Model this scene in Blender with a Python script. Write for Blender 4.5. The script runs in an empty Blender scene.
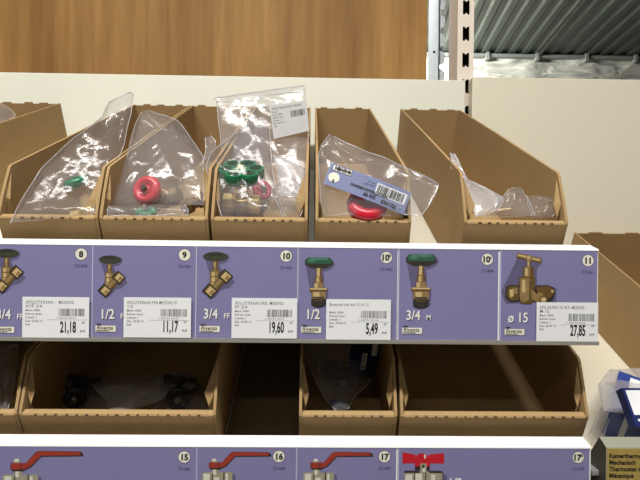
import bpy, bmesh, math, random
from mathutils import Vector, Matrix, noise

random.seed(7)
scene = bpy.context.scene
COL = scene.collection
ZC = 1.35                                    # eye height above the shop floor
F = 480.0
CAM_R = (Matrix.Rotation(math.radians(-1.0), 3, 'Z') @ Matrix.Rotation(math.radians(90), 3, 'X')
         @ Matrix.Rotation(math.radians(0.66), 3, 'Z'))
CAM_O = Vector((0, 0, ZC))


def P(u, v, y):
    """world point at depth y that is seen at photo position u, v (used to measure the place off the photograph)"""
    d = CAM_R @ Vector(((u - 320) / F, -(v - 240) / F, -1))
    return CAM_O + d * (y / d.y)


def photo_v(p):
    """the photo row on which a world point is seen"""
    d = CAM_R.inverted() @ (Vector(p) - CAM_O)
    return 240 - F * d.y / -d.z


# ------------------------------------------------------------------ helpers
def lin(c):
    return tuple(((x / 255) / 12.92 if x / 255 <= .04045 else ((x / 255 + .055) / 1.055) ** 2.4) for x in c) + (1,)


def link(o):
    COL.objects.link(o)
    return o


def tag(o, label=None, cat=None, group=None, kind=None):
    if label: o['label'] = label
    if cat: o['category'] = cat
    if group: o['group'] = group
    if kind: o['kind'] = kind
    return o


def empty(name, loc, label=None, cat=None, group=None, rot=(0, 0, 0)):
    o = bpy.data.objects.new(name, None)
    o.empty_display_size = .02
    o.location = loc
    o.rotation_euler = rot
    link(o)
    return tag(o, label, cat, group)


def obj(name, bm, mats, parent=None, loc=None, rot=None, smooth=False, recalc=True):
    me = bpy.data.meshes.new(name)
    if recalc:
        bmesh.ops.recalc_face_normals(bm, faces=bm.faces[:])
    bm.to_mesh(me)
    bm.free()
    for m in (mats if isinstance(mats, (list, tuple)) else [mats]):
        me.materials.append(m)
    if smooth:
        for p in me.polygons: p.use_smooth = True
    o = bpy.data.objects.new(name, me)
    link(o)
    if loc is not None: o.location = loc
    if rot is not None: o.rotation_euler = rot
    if parent is not None: o.parent = parent
    return o


def box(bm, x0, x1, y0, y1, z0, z1, mi=0, bev=0):
    vs = [bm.verts.new(p) for p in ((x0, y0, z0), (x1, y0, z0), (x1, y1, z0), (x0, y1, z0),
                                    (x0, y0, z1), (x1, y0, z1), (x1, y1, z1), (x0, y1, z1))]
    fs = [bm.faces.new([vs[i] for i in q]) for q in ((0, 3, 2, 1), (4, 5, 6, 7), (0, 1, 5, 4), (1, 2, 6, 5), (2, 3, 7, 6), (3, 0, 4, 7))]
    for f in fs: f.material_index = mi
    if bev:
        es = list({e for f in fs for e in f.edges})
        r = bmesh.ops.bevel(bm, geom=es, offset=bev, segments=2, affect='EDGES', profile=.5)
        for f in r['faces']: f.material_index = mi
    return vs


def prism(bm, pts, axis, a, b, mi=0):
    """polygon pts (2d) extruded along an axis from a to b. axis 'x': pts are (y, z); 'y': (x, z); 'z': (x, y)"""
    def mk(p, t):
        return {'x': (t, p[0], p[1]), 'y': (p[0], t, p[1]), 'z': (p[0], p[1], t)}[axis]
    A = [bm.verts.new(mk(p, a)) for p in pts]
    B = [bm.verts.new(mk(p, b)) for p in pts]
    n = len(pts)
    fs = [bm.faces.new(A), bm.faces.new(B[::-1])]
    for i in range(n):
        fs.append(bm.faces.new((A[i], B[i], B[(i + 1) % n], A[(i + 1) % n])))
    for f in fs: f.material_index = mi
    return fs


def lathe(bm, prof, M=Matrix(), n=24, mi=0, squash=None):
    """profile of (r, z) about z, moved by M"""
    rings = []
    for r, z in prof:
        rings.append([bm.verts.new(M @ Vector((r * math.cos(2 * math.pi * i / n), r * math.sin(2 * math.pi * i / n), z))) for i in range(n)])
    for a, b in zip(rings, rings[1:]):
        for i in range(n):
            bm.faces.new((a[i], a[(i + 1) % n], b[(i + 1) % n], b[i])).material_index = mi
    bm.faces.new(rings[0][::-1]).material_index = mi
    bm.faces.new(rings[-1]).material_index = mi


def torus(bm, R, r, M=Matrix(), n=28, m=10, sz=1.0, mi=0):
    rings = []
    for i in range(n):
        a = 2 * math.pi * i / n
        rings.append([bm.verts.new(M @ Vector(((R + r * math.cos(2 * math.pi * j / m)) * math.cos(a),
                                               (R + r * math.cos(2 * math.pi * j / m)) * math.sin(a),
                                               sz * r * math.sin(2 * math.pi * j / m)))) for j in range(m)])
    for i in range(n):
        for j in range(m):
            bm.faces.new((rings[i][j], rings[(i + 1) % n][j], rings[(i + 1) % n][(j + 1) % m], rings[i][(j + 1) % m])).material_index = mi


def annulus(bm, cx, cy, ro, ri, z0, z1, M=Matrix(), n=22):
    V = {}
    for k, (r, z) in enumerate(((ri, z0), (ro * .93, z0), (ro, z0 + (z1 - z0) * .25), (ro, z0 + (z1 - z0) * .75), (ro * .93, z1), (ri, z1))):
        V[k] = [bm.verts.new(M @ Vector((cx + r * math.cos(2 * math.pi * i / n), cy + r * math.sin(2 * math.pi * i / n), z))) for i in range(n)]
    for k in range(6):
        a, b = V[k], V[(k + 1) % 6]
        for i in range(n):
            bm.faces.new((a[i], a[(i + 1) % n], b[(i + 1) % n], b[i]))


def tube(bm, pts, r, n=10):
    rings = []
    for i, p in enumerate(pts):
        p = Vector(p)
        t = (Vector(pts[min(i + 1, len(pts) - 1)]) - Vector(pts[max(i - 1, 0)])).normalized()
        a = t.orthogonal().normalized()
        b = t.cross(a)
        rings.append([bm.verts.new(p + (a * math.cos(2 * math.pi * k / n) + b * math.sin(2 * math.pi * k / n)) * r) for k in range(n)])
    for A, B in zip(rings, rings[1:]):
        for k in range(n):
            bm.faces.new((A[k], A[(k + 1) % n], B[(k + 1) % n], B[k]))
    bm.faces.new(rings[0][::-1])
    bm.faces.new(rings[-1])


# ------------------------------------------------------------------ materials
def new_mat(name):
    m = bpy.data.materials.new(name)
    m.use_nodes = True
    return m, m.node_tree.nodes, m.node_tree.links, m.node_tree.nodes['Principled BSDF']


def plain(name, c, rough=.5, metal=0., var=.06, scale=40., spec=.5, bump=0., coat=0.):
    m, N, L, b = new_mat(name)
    b.inputs['Roughness'].default_value = rough
    b.inputs['Metallic'].default_value = metal
    b.inputs['Specular IOR Level'].default_value = spec
    b.inputs['Coat Weight'].default_value = coat
    b.inputs['Coat Roughness'].default_value = .12
    tc = N.new('ShaderNodeTexCoord')
    nz = N.new('ShaderNodeTexNoise')
    nz.inputs['Scale'].default_value = scale
    nz.inputs['Detail'].default_value = 4
    mx = N.new('ShaderNodeMix'); mx.data_type = 'RGBA'
    c = lin(c)
    mx.inputs[6].default_value = tuple(x * (1 - var) for x in c[:3]) + (1,)
    mx.inputs[7].default_value = tuple(min(1, x * (1 + var)) for x in c[:3]) + (1,)
    L.new(tc.outputs['Object'], nz.inputs['Vector'])
    L.new(nz.outputs['Fac'], mx.inputs[0])
    L.new(mx.outputs[2], b.inputs['Base Color'])
    if bump:
        bp = N.new('ShaderNodeBump')
        bp.inputs['Strength'].default_value = bump
        bp.inputs['Distance'].default_value = .002
        L.new(nz.outputs['Fac'], bp.inputs['Height'])
        L.new(bp.outputs['Normal'], b.inputs['Normal'])
    return m


def cardboard(name, c, c2):
    m, N, L, b = new_mat(name)
    b.inputs['Roughness'].default_value = .8
    b.inputs['Specular IOR Level'].default_value = .15
    tc = N.new('ShaderNodeTexCoord')
    mp = N.new('ShaderNodeMapping'); mp.inputs['Scale'].default_value = (1, .25, 1)
    nz = N.new('ShaderNodeTexNoise'); nz.inputs['Scale'].default_value = 130; nz.inputs['Detail'].default_value = 6
    n2 = N.new('ShaderNodeTexNoise'); n2.inputs['Scale'].default_value = 9
    ad = N.new('ShaderNodeMath'); ad.operation = 'ADD'
    ml = N.new('ShaderNodeMath'); ml.operation = 'MULTIPLY'; ml.inputs[1].default_value = .5
    mx = N.new('ShaderNodeMix'); mx.data_type = 'RGBA'
    mx.inputs[6].default_value = lin(c); mx.inputs[7].default_value = lin(c2)
    wv = N.new('ShaderNodeTexWave'); wv.inputs['Scale'].default_value = 55; wv.inputs['Distortion'].default_value = .6
    wv.bands_direction = 'Y'
    bp = N.new('ShaderNodeBump'); bp.inputs['Strength'].default_value = .06; bp.inputs['Distance'].default_value = .001
    L.new(tc.outputs['Object'], mp.inputs['Vector'])
    L.new(mp.outputs[0], nz.inputs['Vector']); L.new(tc.outputs['Object'], n2.inputs['Vector']); L.new(tc.outputs['Object'], wv.inputs['Vector'])
    L.new(nz.outputs['Fac'], ad.inputs[0]); L.new(n2.outputs['Fac'], ad.inputs[1]); L.new(ad.outputs[0], ml.inputs[0])
    L.new(ml.outputs[0], mx.inputs[0]); L.new(mx.outputs[2], b.inputs['Base Color'])
    L.new(wv.outputs['Fac'], bp.inputs['Height']); L.new(bp.outputs['Normal'], b.inputs['Normal'])
    return m


def wood(name):
    m, N, L, b = new_mat(name)
    b.inputs['Roughness'].default_value = .6
    b.inputs['Specular IOR Level'].default_value = .2
    tc = N.new('ShaderNodeTexCoord')
    mp = N.new('ShaderNodeMapping'); mp.inputs['Scale'].default_value = (26, 26, 1.6)
    nz = N.new('ShaderNodeTexNoise'); nz.inputs['Scale'].default_value = 1.6; nz.inputs['Detail'].default_value = 8; nz.inputs['Roughness'].default_value = .65
    mp2 = N.new('ShaderNodeMapping'); mp2.inputs['Scale'].default_value = (7, 7, .9)
    n2 = N.new('ShaderNodeTexNoise'); n2.inputs['Scale'].default_value = 1.1; n2.inputs['Detail'].default_value = 4; n2.inputs['Distortion'].default_value = .8
    ad = N.new('ShaderNodeMath'); ad.operation = 'ADD'
    ml = N.new('ShaderNodeMath'); ml.operation = 'MULTIPLY'; ml.inputs[1].default_value = .5
    rp = N.new('ShaderNodeValToRGB')
    e = rp.color_ramp.elements
    e[0].position = .34; e[0].color = lin((126, 90, 48))
    e[1].position = .66; e[1].color = lin((170, 131, 74))
    x = e.new(.5); x.color = lin((149, 110, 60))
    for a, t in ((mp, nz), (mp2, n2)):
        L.new(tc.outputs['Object'], a.inputs['Vector']); L.new(a.outputs[0], t.inputs['Vector'])
    L.new(nz.outputs['Fac'], ad.inputs[0]); L.new(n2.outputs['Fac'], ad.inputs[1]); L.new(ad.outputs[0], ml.inputs[0])
    L.new(ml.outputs[0], rp.inputs[0]); L.new(rp.outputs[0], b.inputs['Base Color'])
    return m


def film(name, tint=(248, 248, 249), haze=.10, gloss=.10, rough=.13, seedscale=60):
    m, N, L, b = new_mat(name)
    N.remove(b)
    out = [n for n in N if n.type == 'OUTPUT_MATERIAL'][0]
    tr = N.new('ShaderNodeBsdfTransparent'); tr.inputs[0].default_value = lin(tint)
    gl = N.new('ShaderNodeBsdfGlossy'); gl.inputs['Roughness'].default_value = rough; gl.inputs[0].default_value = (1, 1, 1, 1)
    df = N.new('ShaderNodeBsdfDiffuse'); df.inputs[0].default_value = lin((240, 240, 244))
    tl = N.new('ShaderNodeBsdfTranslucent'); tl.inputs[0].default_value = lin((240, 240, 244))
    m0 = N.new('ShaderNodeMixShader'); m0.inputs[0].default_value = .5
    L.new(df.outputs[0], m0.inputs[1]); L.new(tl.outputs[0], m0.inputs[2])
    m1 = N.new('ShaderNodeMixShader'); m1.inputs[0].default_value = haze
    L.new(tr.outputs[0], m1.inputs[1]); L.new(m0.outputs[0], m1.inputs[2])
    lw = N.new('ShaderNodeLayerWeight'); lw.inputs[0].default_value = .16
    mt = N.new('ShaderNodeMath'); mt.operation = 'MULTIPLY_ADD'; mt.inputs[1].default_value = .20; mt.inputs[2].default_value = gloss * .15
    L.new(lw.outputs['Fresnel'], mt.inputs[0])
    m2 = N.new('ShaderNodeMixShader')
    L.new(mt.outputs[0], m2.inputs[0]); L.new(m1.outputs[0], m2.inputs[1]); L.new(gl.outputs[0], m2.inputs[2])
    tc = N.new('ShaderNodeTexCoord')
    nz = N.new('ShaderNodeTexNoise'); nz.inputs['Scale'].default_value = seedscale; nz.inputs['Detail'].default_value = 3
    bp = N.new('ShaderNodeBump'); bp.inputs['Strength'].default_value = .22; bp.inputs['Distance'].default_value = .003
    L.new(tc.outputs['Object'], nz.inputs['Vector']); L.new(nz.outputs['Fac'], bp.inputs['Height'])
    for s in (gl, df): L.new(bp.outputs[0], s.inputs['Normal'])
    L.new(bp.outputs[0], lw.inputs['Normal'])
    L.new(m2.outputs[0], out.inputs[0])
    return m


def corrugated_metal(name):
    m, N, L, b = new_mat(name)
    b.inputs['Metallic'].default_value = .35
    b.inputs['Roughness'].default_value = .5
    tc = N.new('ShaderNodeTexCoord')
    mp = N.new('ShaderNodeMapping'); mp.inputs['Scale'].default_value = (6, .5, 1)
    nz = N.new('ShaderNodeTexNoise'); nz.inputs['Scale'].default_value = 1.2; nz.inputs['Detail'].default_value = 6
    rp = N.new('ShaderNodeValToRGB')
    rp.color_ramp.elements[0].color = lin((50, 56, 52)); rp.color_ramp.elements[1].color = lin((78, 86, 80))
    L.new(tc.outputs['Object'], mp.inputs[0]); L.new(mp.outputs[0], nz.inputs[0]); L.new(nz.outputs['Fac'], rp.inputs[0]); L.new(rp.outputs[0], b.inputs['Base Color'])
    return m


def foil(name):
    m, N, L, b = new_mat(name)
    b.inputs['Metallic'].default_value = .15
    b.inputs['Roughness'].default_value = .5
    tc = N.new('ShaderNodeTexCoord')
    mp = N.new('ShaderNodeMapping'); mp.inputs['Scale'].default_value = (1, 1, 4)
    nz = N.new('ShaderNodeTexNoise'); nz.inputs['Scale'].default_value = 2.2; nz.inputs['Detail'].default_value = 7; nz.inputs['Distortion'].default_value = 1
    rp = N.new('ShaderNodeValToRGB')
    rp.color_ramp.elements[0].color = lin((150, 155, 148)); rp.color_ramp.elements[1].color = lin((238, 238, 226))
    rp.color_ramp.elements[0].position = .3; rp.color_ramp.elements[1].position = .7
    bp = N.new('ShaderNodeBump'); bp.inputs['Strength'].default_value = .9; bp.inputs['Distance'].default_value = .08
    L.new(tc.outputs['Object'], mp.inputs[0]); L.new(mp.outputs[0], nz.inputs[0]); L.new(nz.outputs['Fac'], rp.inputs[0]); L.new(rp.outputs[0], b.inputs['Base Color'])
    L.new(nz.outputs['Fac'], bp.inputs['Height']); L.new(bp.outputs[0], b.inputs['Normal'])
    return m


M = {
    'panel': plain('cream_painted_steel', (224, 217, 196), .45, var=.025, scale=3),
    'panelw': plain('white_painted_steel', (222, 222, 206), .45, var=.02, scale=3),
    'shelf': plain('shelf_enamel', (226, 220, 204), .5, var=.02, scale=5),
    'upright': plain('upright_enamel', (228, 216, 200), .45, var=.03, scale=14),
    'hole': plain('dark_hollow', (30, 27, 24), .9, var=.1),
    'rail': plain('white_rail_plastic', (240, 240, 238), .3, var=.01),
    'railshade': plain('shaded_rail_lip', (138, 135, 126), .4, var=.04),  # lip of the white rail, its shade put into the grey
    'card': cardboard('kraft_cardboard', (152, 125, 86), (174, 146, 104)),
    'cardin': cardboard('kraft_cardboard_inner', (148, 121, 82), (170, 142, 100)),
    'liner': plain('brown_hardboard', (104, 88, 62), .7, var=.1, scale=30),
    'perf': plain('perforation_cut', (100, 78, 54), .9, var=.2),
    'purple': plain('purple_card', (126, 122, 163), .34, var=.05, scale=16, coat=.35),
    'sticker': plain('white_paper', (228, 229, 230), .6, var=.01),
    'ink': plain('black_ink', (26, 25, 28), .6, var=.1),
    'inkgrey': plain('thermal_print_grey', (92, 92, 96), .7, var=.1),
    'inkcode': plain('dark_violet_ink', (62, 56, 88), .7, var=.1),
    'white': plain('white_print', (232, 230, 226), .5, var=.02),
    'badge': plain('cream_badge_print', (224, 221, 204), .5, var=.02),
    'divider': plain('pale_divider_print', (186, 181, 206), .5, var=.02),
    'p_dk': plain('print_dark', (48, 42, 38), .5, var=.3, scale=300),
    'p_shadow': plain('print_soft_shadow', (92, 86, 118), .5, var=.1, scale=200),
    'p_brass': plain('print_brass', (138, 114, 74), .45, var=.28, scale=260),
    'p_brassd': plain('print_brass_dark', (96, 74, 38), .45, var=.3, scale=260),
    'p_brassl': plain('print_brass_light', (192, 168, 118), .45, var=.12, scale=260),
    'p_olive': plain('print_olive', (56, 62, 46), .45, var=.25, scale=260),
    'p_green': plain('print_green', (44, 86, 68), .45, var=.2, scale=260),
    'p_greenl': plain('print_green_light', (74, 122, 98), .45, var=.15, scale=260),
    'p_red': plain('print_red', (150, 52, 40), .45, var=.15, scale=200),
    'p_redb': plain('print_bright_red', (186, 28, 42), .45, var=.15, scale=200),
    'p_steel': plain('print_nickel', (150, 146, 122), .45, var=.25, scale=220),
    'p_steell': plain('print_nickel_light', (206, 204, 190), .45, var=.1, scale=220),
    'brass': plain('brass', (236, 206, 136), .3, metal=.35, var=.12, scale=60),
    'brassd': plain('dull_brass', (150, 122, 78), .4, metal=.5, var=.2, scale=60),
    'steel': plain('steel', (180, 178, 172), .3, metal=1, var=.1),
    'darkmetal': plain('dark_metal', (70, 66, 60), .4, metal=.4, var=.2),
    'trimgrey': plain('grey_eaves_trim', (118, 124, 120), .6, var=.08),
    'green': plain('green_wheel_enamel', (22, 112, 70), .35, var=.1, scale=90, coat=.3),
    'red': plain('red_wheel_enamel', (196, 26, 48), .35, var=.1, scale=90, coat=.3),
    'redd': plain('dark_red_wheel_enamel', (196, 24, 46), .35, var=.1, scale=90, coat=.3),
    'pink': plain('pinkish_red_plastic', (196, 74, 92), .45, var=.1, scale=90),
    'black': plain('black_rubber', (26, 26, 30), .5, var=.2),
    'wood': wood('brown_plywood'),
    'galv': plain('galvanised_steel', (206, 216, 224), .35, metal=.35, var=.06, scale=25),
    'corr': corrugated_metal('corrugated_roof_sheet'),
    'foil': foil('foil_insulation'),
    'seam': plain('dark_seam', (44, 40, 36), .7, var=.1),
    'film': film('clear_film', haze=.13, gloss=.10),
    'film2': film('milky_film', haze=.38, gloss=.14, rough=.16, seedscale=130),
    'film3': film('thin_clear_film', haze=.09, gloss=.08, seedscale=70),
    'lilac': plain('lilac_label_print', (168, 178, 218), .35, var=.06, scale=60, coat=.3),
    'blue': plain('blue_carton', (40, 66, 140), .35, var=.1, scale=40, coat=.2),
    'navy': plain('navy_carton', (28, 40, 92), .35, var=.1, scale=40),
    'silver': plain('silver_plastic', (170, 172, 176), .3, metal=.4, var=.08, scale=40),
    'signgrey': plain('grey_sign_plastic', (150, 150, 136), .35, var=.05, scale=60),
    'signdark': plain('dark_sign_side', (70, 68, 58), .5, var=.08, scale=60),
    'gold': plain('gold_label', (182, 158, 88), .4, metal=.25, var=.08, scale=40),
    'floor': plain('grey_shop_floor', (110, 106, 100), .5, var=.08, scale=3),
    'wallm': plain('bounce_wall', (112, 108, 100), .7, var=.04, scale=2),
    'lamp': plain('lamp_housing', (220, 220, 220), .5, var=.02),
}

# ------------------------------------------------------------------ text and print on flat things
def text_into(bm, body, size, x, y, layer, mi=0, sx=1.0, align='LEFT', spacing=1.0, bold=0., rot=0., shear=0.):
    """lettering as flat faces in the x/z plane of a thing, at height layer in front of it (towards -y)"""
    cu = bpy.data.curves.new('lettering', 'FONT')
    cu.body = body
    cu.size = size
    cu.align_x = align
    cu.space_character = spacing
    cu.offset = bold
    cu.shear = shear
    cu.resolution_u = 3
    cu.fill_mode = 'FRONT'
    o = bpy.data.objects.new('lettering', cu)
    me = bpy.data.meshes.new_from_object(o)
    c, s = math.cos(rot), math.sin(rot)
    vs = []
    for v in me.vertices:
        px, py = v.co.x * sx, v.co.y
        vs.append(bm.verts.new((x + px * c - py * s, -layer, y + px * s + py * c)))
    for p in me.polygons:
        try:
            f = bm.faces.new([vs[i] for i in p.vertices])
            f.material_index = mi
        except ValueError:
            pass
    bpy.data.objects.remove(o)
    bpy.data.curves.remove(cu)
    bpy.data.meshes.remove(me)


def poly(bm, pts, layer, mi=0):
    f = bm.faces.new([bm.verts.new((p[0], -layer, p[1])) for p in pts])
    f.material_index = mi
    return f


def ell(cx, cy, rx, ry, n=24, a0=0):
    return [(cx + rx * math.cos(a0 + 2 * math.pi * i / n), cy + ry * math.sin(a0 + 2 * math.pi * i / n)) for i in range(n)]


def rect(x0, x1, y0, y1):
    return [(x0, y0), (x1, y0), (x1, y1), (x0, y1)]


def rrect(cx, cy, w, h, ang):
    c, s = math.cos(ang), math.sin(ang)
    return [(cx + a * w / 2 * c - b * h / 2 * s, cy + a * w / 2 * s + b * h / 2 * c) for a, b in ((-1, -1), (1, -1), (1, 1), (-1, 1))]


MM = .001
LY = .00008                                   # ink layer step


def finish(name, bm, mats, parent):
    for f in bm.faces:
        f.normal_update()
        if f.normal.y > 0: f.normal_flip()
    return obj(name, bm, mats, parent, recalc=False)


def barcode(bm, x0, x1, y0, y1, layer, seed, mi=0, rot=None):
    r = random.Random(seed)
    x = x0
    while x < x1 - .0003:
        w = r.choice((.00035, .0006, .0009)) * (x1 - x0) / .026
        if x + w > x1: break
        pts = rect(x, x + w, y0, y1)
        if rot: pts = [rot(p) for p in pts]
        poly(bm, pts, layer, mi)
        x += w + r.choice((.00035, .0005, .0008)) * (x1 - x0) / .026


# ------------------------------------------------------------------ the shelf frame
T = math.radians(25)
Y0, Z0 = .5279, ZC - .0393
DROP = .202                                   # one shelf lower


def S(x, s, n, drop=0.):
    return Vector((x, Y0 + s * math.cos(T) - n * math.sin(T), Z0 - drop + s * math.sin(T) + n * math.cos(T)))


# ------------------------------------------------------------------ the shop around
def structure(name, bm, m, **k):
    return tag(obj(name, bm, m, **k), kind='structure')


bm = bmesh.new(); box(bm, -4, 5, -4, 6.3, -.05, 0); structure('floor', bm, M['floor'])
CEIL = ZC + 2.35
bm = bmesh.new()                              # corrugated roof sheets: ribs run away from the viewer
vs0 = []
x, pitch = -3.0, .165
prof = []
while x < 6.5:
    prof += [(x, 0), (x + .06, 0), (x + .085, .02), (x + .14, .02)]
    x += pitch
ya, yb = -3.8, 6.05
SK = .30                                      # sheets laid slightly askew to the shelving
A = [bm.verts.new((px + SK * (ya - 6) * .45, ya, CEIL + pz)) for px, pz in prof]
B = [bm.verts.new((px, yb, CEIL + pz)) for px, pz in prof]
for i in range(len(prof) - 1):
    bm.faces.new((A[i], A[i + 1], B[i + 1], B[i]))
ceiling = structure('ceiling', bm, M['corr'])
bm = bmesh.new()
pa, pb = P(538, 51, 6.0), P(580, 0, 4.7)
dv = (pb - pa)
tube(bm, [Vector((pa.x, 6.0, CEIL - .012)), Vector((pa.x + dv.x * 1.4, 6.0 + dv.y * 1.4, CEIL - .012))], .018, 6)
structure('trim_1', bm, M['seam'])
WY = 6.0
bm = bmesh.new(); box(bm, -4, 5, -3.0, -2.9, 0, CEIL); structure('wall_bounce', bm, M['wallm'])  # unseen wall behind the viewer, added to bounce light onto the shelves
bm = bmesh.new(); box(bm, -3.5, 6.3, WY + .06, WY + .16, 0, CEIL + .1); structure('wall_back', bm, M['foil'])
bm = bmesh.new()                              # wrapped beam under the eaves, wavy foil skin
nx, nz = 120, 8
g = []
for i in range(nx + 1):
    row = []
    for j in range(nz + 1):
        xx = -1 + 7 * i / nx
        zz = CEIL - .03 - .55 * j / nz
        yy = WY - .02 + .05 * noise.noise((xx * 2.2, zz * 6, 3.1)) + .03 * abs(noise.noise((xx * 6, zz * 14, 1)))
        row.append(bm.verts.new((xx, yy, zz)))
    g.append(row)
for i in range(nx):
    for j in range(nz):
        bm.faces.new((g[i][j], g[i + 1][j], g[i + 1][j + 1], g[i][j + 1]))
structure('trim_2', bm, M['foil'], smooth=True)
bm = bmesh.new(); box(bm, -1, 6.2, WY - .08, WY - .02, CEIL - .05, CEIL - .01)
for k in range(9):
    cx = .9 + k * .62
    box(bm, cx, cx + .035, WY - .1, WY - .03, CEIL - .09, CEIL + .02)
structure('trim_3', bm, M['trimgrey'])

# ------------------------------------------------------------------ shelving carcass
PY = .935
ux0, ux1 = P(461, 40, PY).x, P(477.6, 40, PY).x
zl, zr = P(230, 76, PY).z, P(560, 78.2, PY).z
bm = bmesh.new(); box(bm, -1.0, P(465.3, 100, PY).x, PY, PY + .022, .1, zl, bev=.0015)
tag(obj('back_panel', bm, M['panelw']), 'wide white back panel behind the row of cardboard bins, left of slotted upright', 'panel')
bm = bmesh.new(); box(bm, P(472.2, 100, PY).x, 1.15, PY, PY + .022, .1, zr, bev=.0015)
tag(obj('back_panel', bm, M['panel']), 'cream back panel right of the slotted upright, behind the large lone bin', 'panel')

# plywood board and galvanised post of the unit behind
BY = 1.09
bm = bmesh.new(); box(bm, -1.3, P(427.2, 30, BY).x, BY, BY + .018, 0, ZC + .75)
tag(obj('plywood_board', bm, M['wood']), 'brown plywood board with vertical grain rising above the white back panel', 'board')
g0 = P(427.2, 30, BY).x + .0005; g1 = P(440, 30, BY - .012).x
gp = empty('galvanised_post', (g0, BY - .012, 0), 'pale galvanised metal post at the edge of the plywood board', 'post')
bm = bmesh.new()
box(bm, 0, g1 - g0, 0, .003, .02, ZC + .75); box(bm, g1 - g0 - .003, g1 - g0, 0, .05, .02, ZC + .75)
obj('face_strip', bm, M['galv'], gp)
bm = bmesh.new(); lathe(bm, [(.0028, 0), (.0028, .001), (.0012, .0016)], Matrix.Translation((P(434, 52, BY - .012).x - g0, -.0001, P(434, 52, BY - .012).z)) @ Matrix.Rotation(math.radians(90), 4, 'X'), 12)
obj('hole_disc', bm, M['hole'], gp)  # dark disc in place of the strip's hole, darkness put into its colour
bm = bmesh.new()
for k in range(-3, 30):
    zt = P(443, 12 + 18 * k, BY).z
    if zt > ZC + .74 or zt < .1: continue
    w = .0135
    prism(bm, [(g1 - g0 + .0002, zt), (g1 - g0 + w * .8, zt + .004), (g1 - g0 + w, zt + .016), (g1 - g0 + w, zt + .024), (g1 - g0 + w * .55, zt + .03), (g1 - g0 + .0002, zt + .034)], 'y', .006, .0085)
tag(obj('hook_teeth', bm, M['galv'], gp), 'row of pale hook tabs')

# slotted upright: hollow section with punched slots
up = empty('slotted_upright', ((ux0 + ux1) / 2, PY + .0225, 0), 'cream slotted steel upright between the two back panels', 'upright')
W2 = (ux1 - ux0) / 2
bm = bmesh.new()
sl0, sl1 = P(466.3, 28, PY).x - (ux0 + ux1) / 2, P(473.2, 28, PY).x - (ux0 + ux1) / 2
zt_ref = P(470, 21.5, PY).z
SP, SH = .0528, .0285
top = ZC + .75
box(bm, -W2, sl0, 0, .002, .02, top); box(bm, sl1, W2, 0, .002, .02, top)
k = -8
zlist = []
while True:
    z1 = zt_ref - SP * k                       # top of slot k
    if z1 < .1: break
    zlist.append(z1)
    k += 1
zlist = [z for z in zlist if z < top - .02]
prev = top
tw = (sl1 - sl0)
for z1 in zlist:
    zb, zn = z1, z1 - SH
    box(bm, sl0, sl1, 0, .002, zb, prev)
    prism(bm, [(sl0 + tw * .28, zb), (sl1 - tw * .28, zb), ((sl0 + sl1) / 2, zb - .0035)], 'y', 0, .002)
    prism(bm, [(sl0 + tw * .28, zn), (sl1 - tw * .28, zn), ((sl0 + sl1) / 2, zn + .0035)], 'y', 0, .002)
    prev = zn
box(bm, sl0, sl1, 0, .002, .02, prev)
obj('slotted_face', bm, M['upright'], up)
bm = bmesh.new(); box(bm, -W2, -W2 + .002, .002, .062, .02, top); box(bm, W2 - .002, W2, .002, .062, .02, top); box(bm, -W2 + .002, W2 - .002, .06, .062, .02, top)
obj('channel_sides', bm, M['upright'], up)
bm = bmesh.new(); box(bm, -W2 + .003, W2 - .003, .02, .022, .03, top - .01); obj('hollow_shade', bm, M['hole'], up)  # dark sheet standing in for the shade inside the hollow section
bm = bmesh.new(); box(bm, -W2 - .012, W2 + .012, -.42, .075, 0, .02, bev=.004); obj('base_foot', bm, M['upright'], up)


def tray(name, x0, x1, tilt, y0, z0, s1, label, mat, front=-.028):
    o = empty(name, ((x0 + x1) / 2, y0, z0), label, 'shelf', rot=(tilt, 0, 0))
    h = (x1 - x0) / 2
    bm = bmesh.new(); box(bm, -h, h, front, s1, -.004, -.0006, bev=.001)
    obj('tray', bm, mat, o)
    for sa in (front, s1 - .003):
        bm = bmesh.new(); box(bm, -h, h, sa, sa + .003, -.03, -.004)
        obj('stiffening_fold', bm, mat, o)
    for sx in (-h, h - .003):
        bm = bmesh.new(); prism(bm, [(front + .004, -.004), (s1 - .004, -.004), (s1 - .004, -.06), (front + .1, -.032), (front + .004, -.026)], 'x', sx, sx + .003)
        obj('side_bracket', bm, mat, o)
    return o


XR = P(597.8, 290, .48).x                      # right end of the left bay's shelves and rails
tray('sloping_shelf', -.80, XR - .004, T, Y0, Z0, .405, 'upper white sloping shelf under the brightly lit cardboard bins', M['shelf'])
tray('sloping_shelf', -.80, XR - .006, T, Y0, Z0 - DROP, .405, 'lower white sloping shelf under the shaded cardboard bins', M['shelf'])
T2 = math.radians(25.4)
Y2, Z2 = .53, ZC - .517 + .475 * .53
tray('sloping_shelf', XR + .022, 1.1, T2, Y2, Z2, .40, 'cream sloping shelf of the right bay carrying the large lone bin', M['panel'], front=.012)

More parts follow.
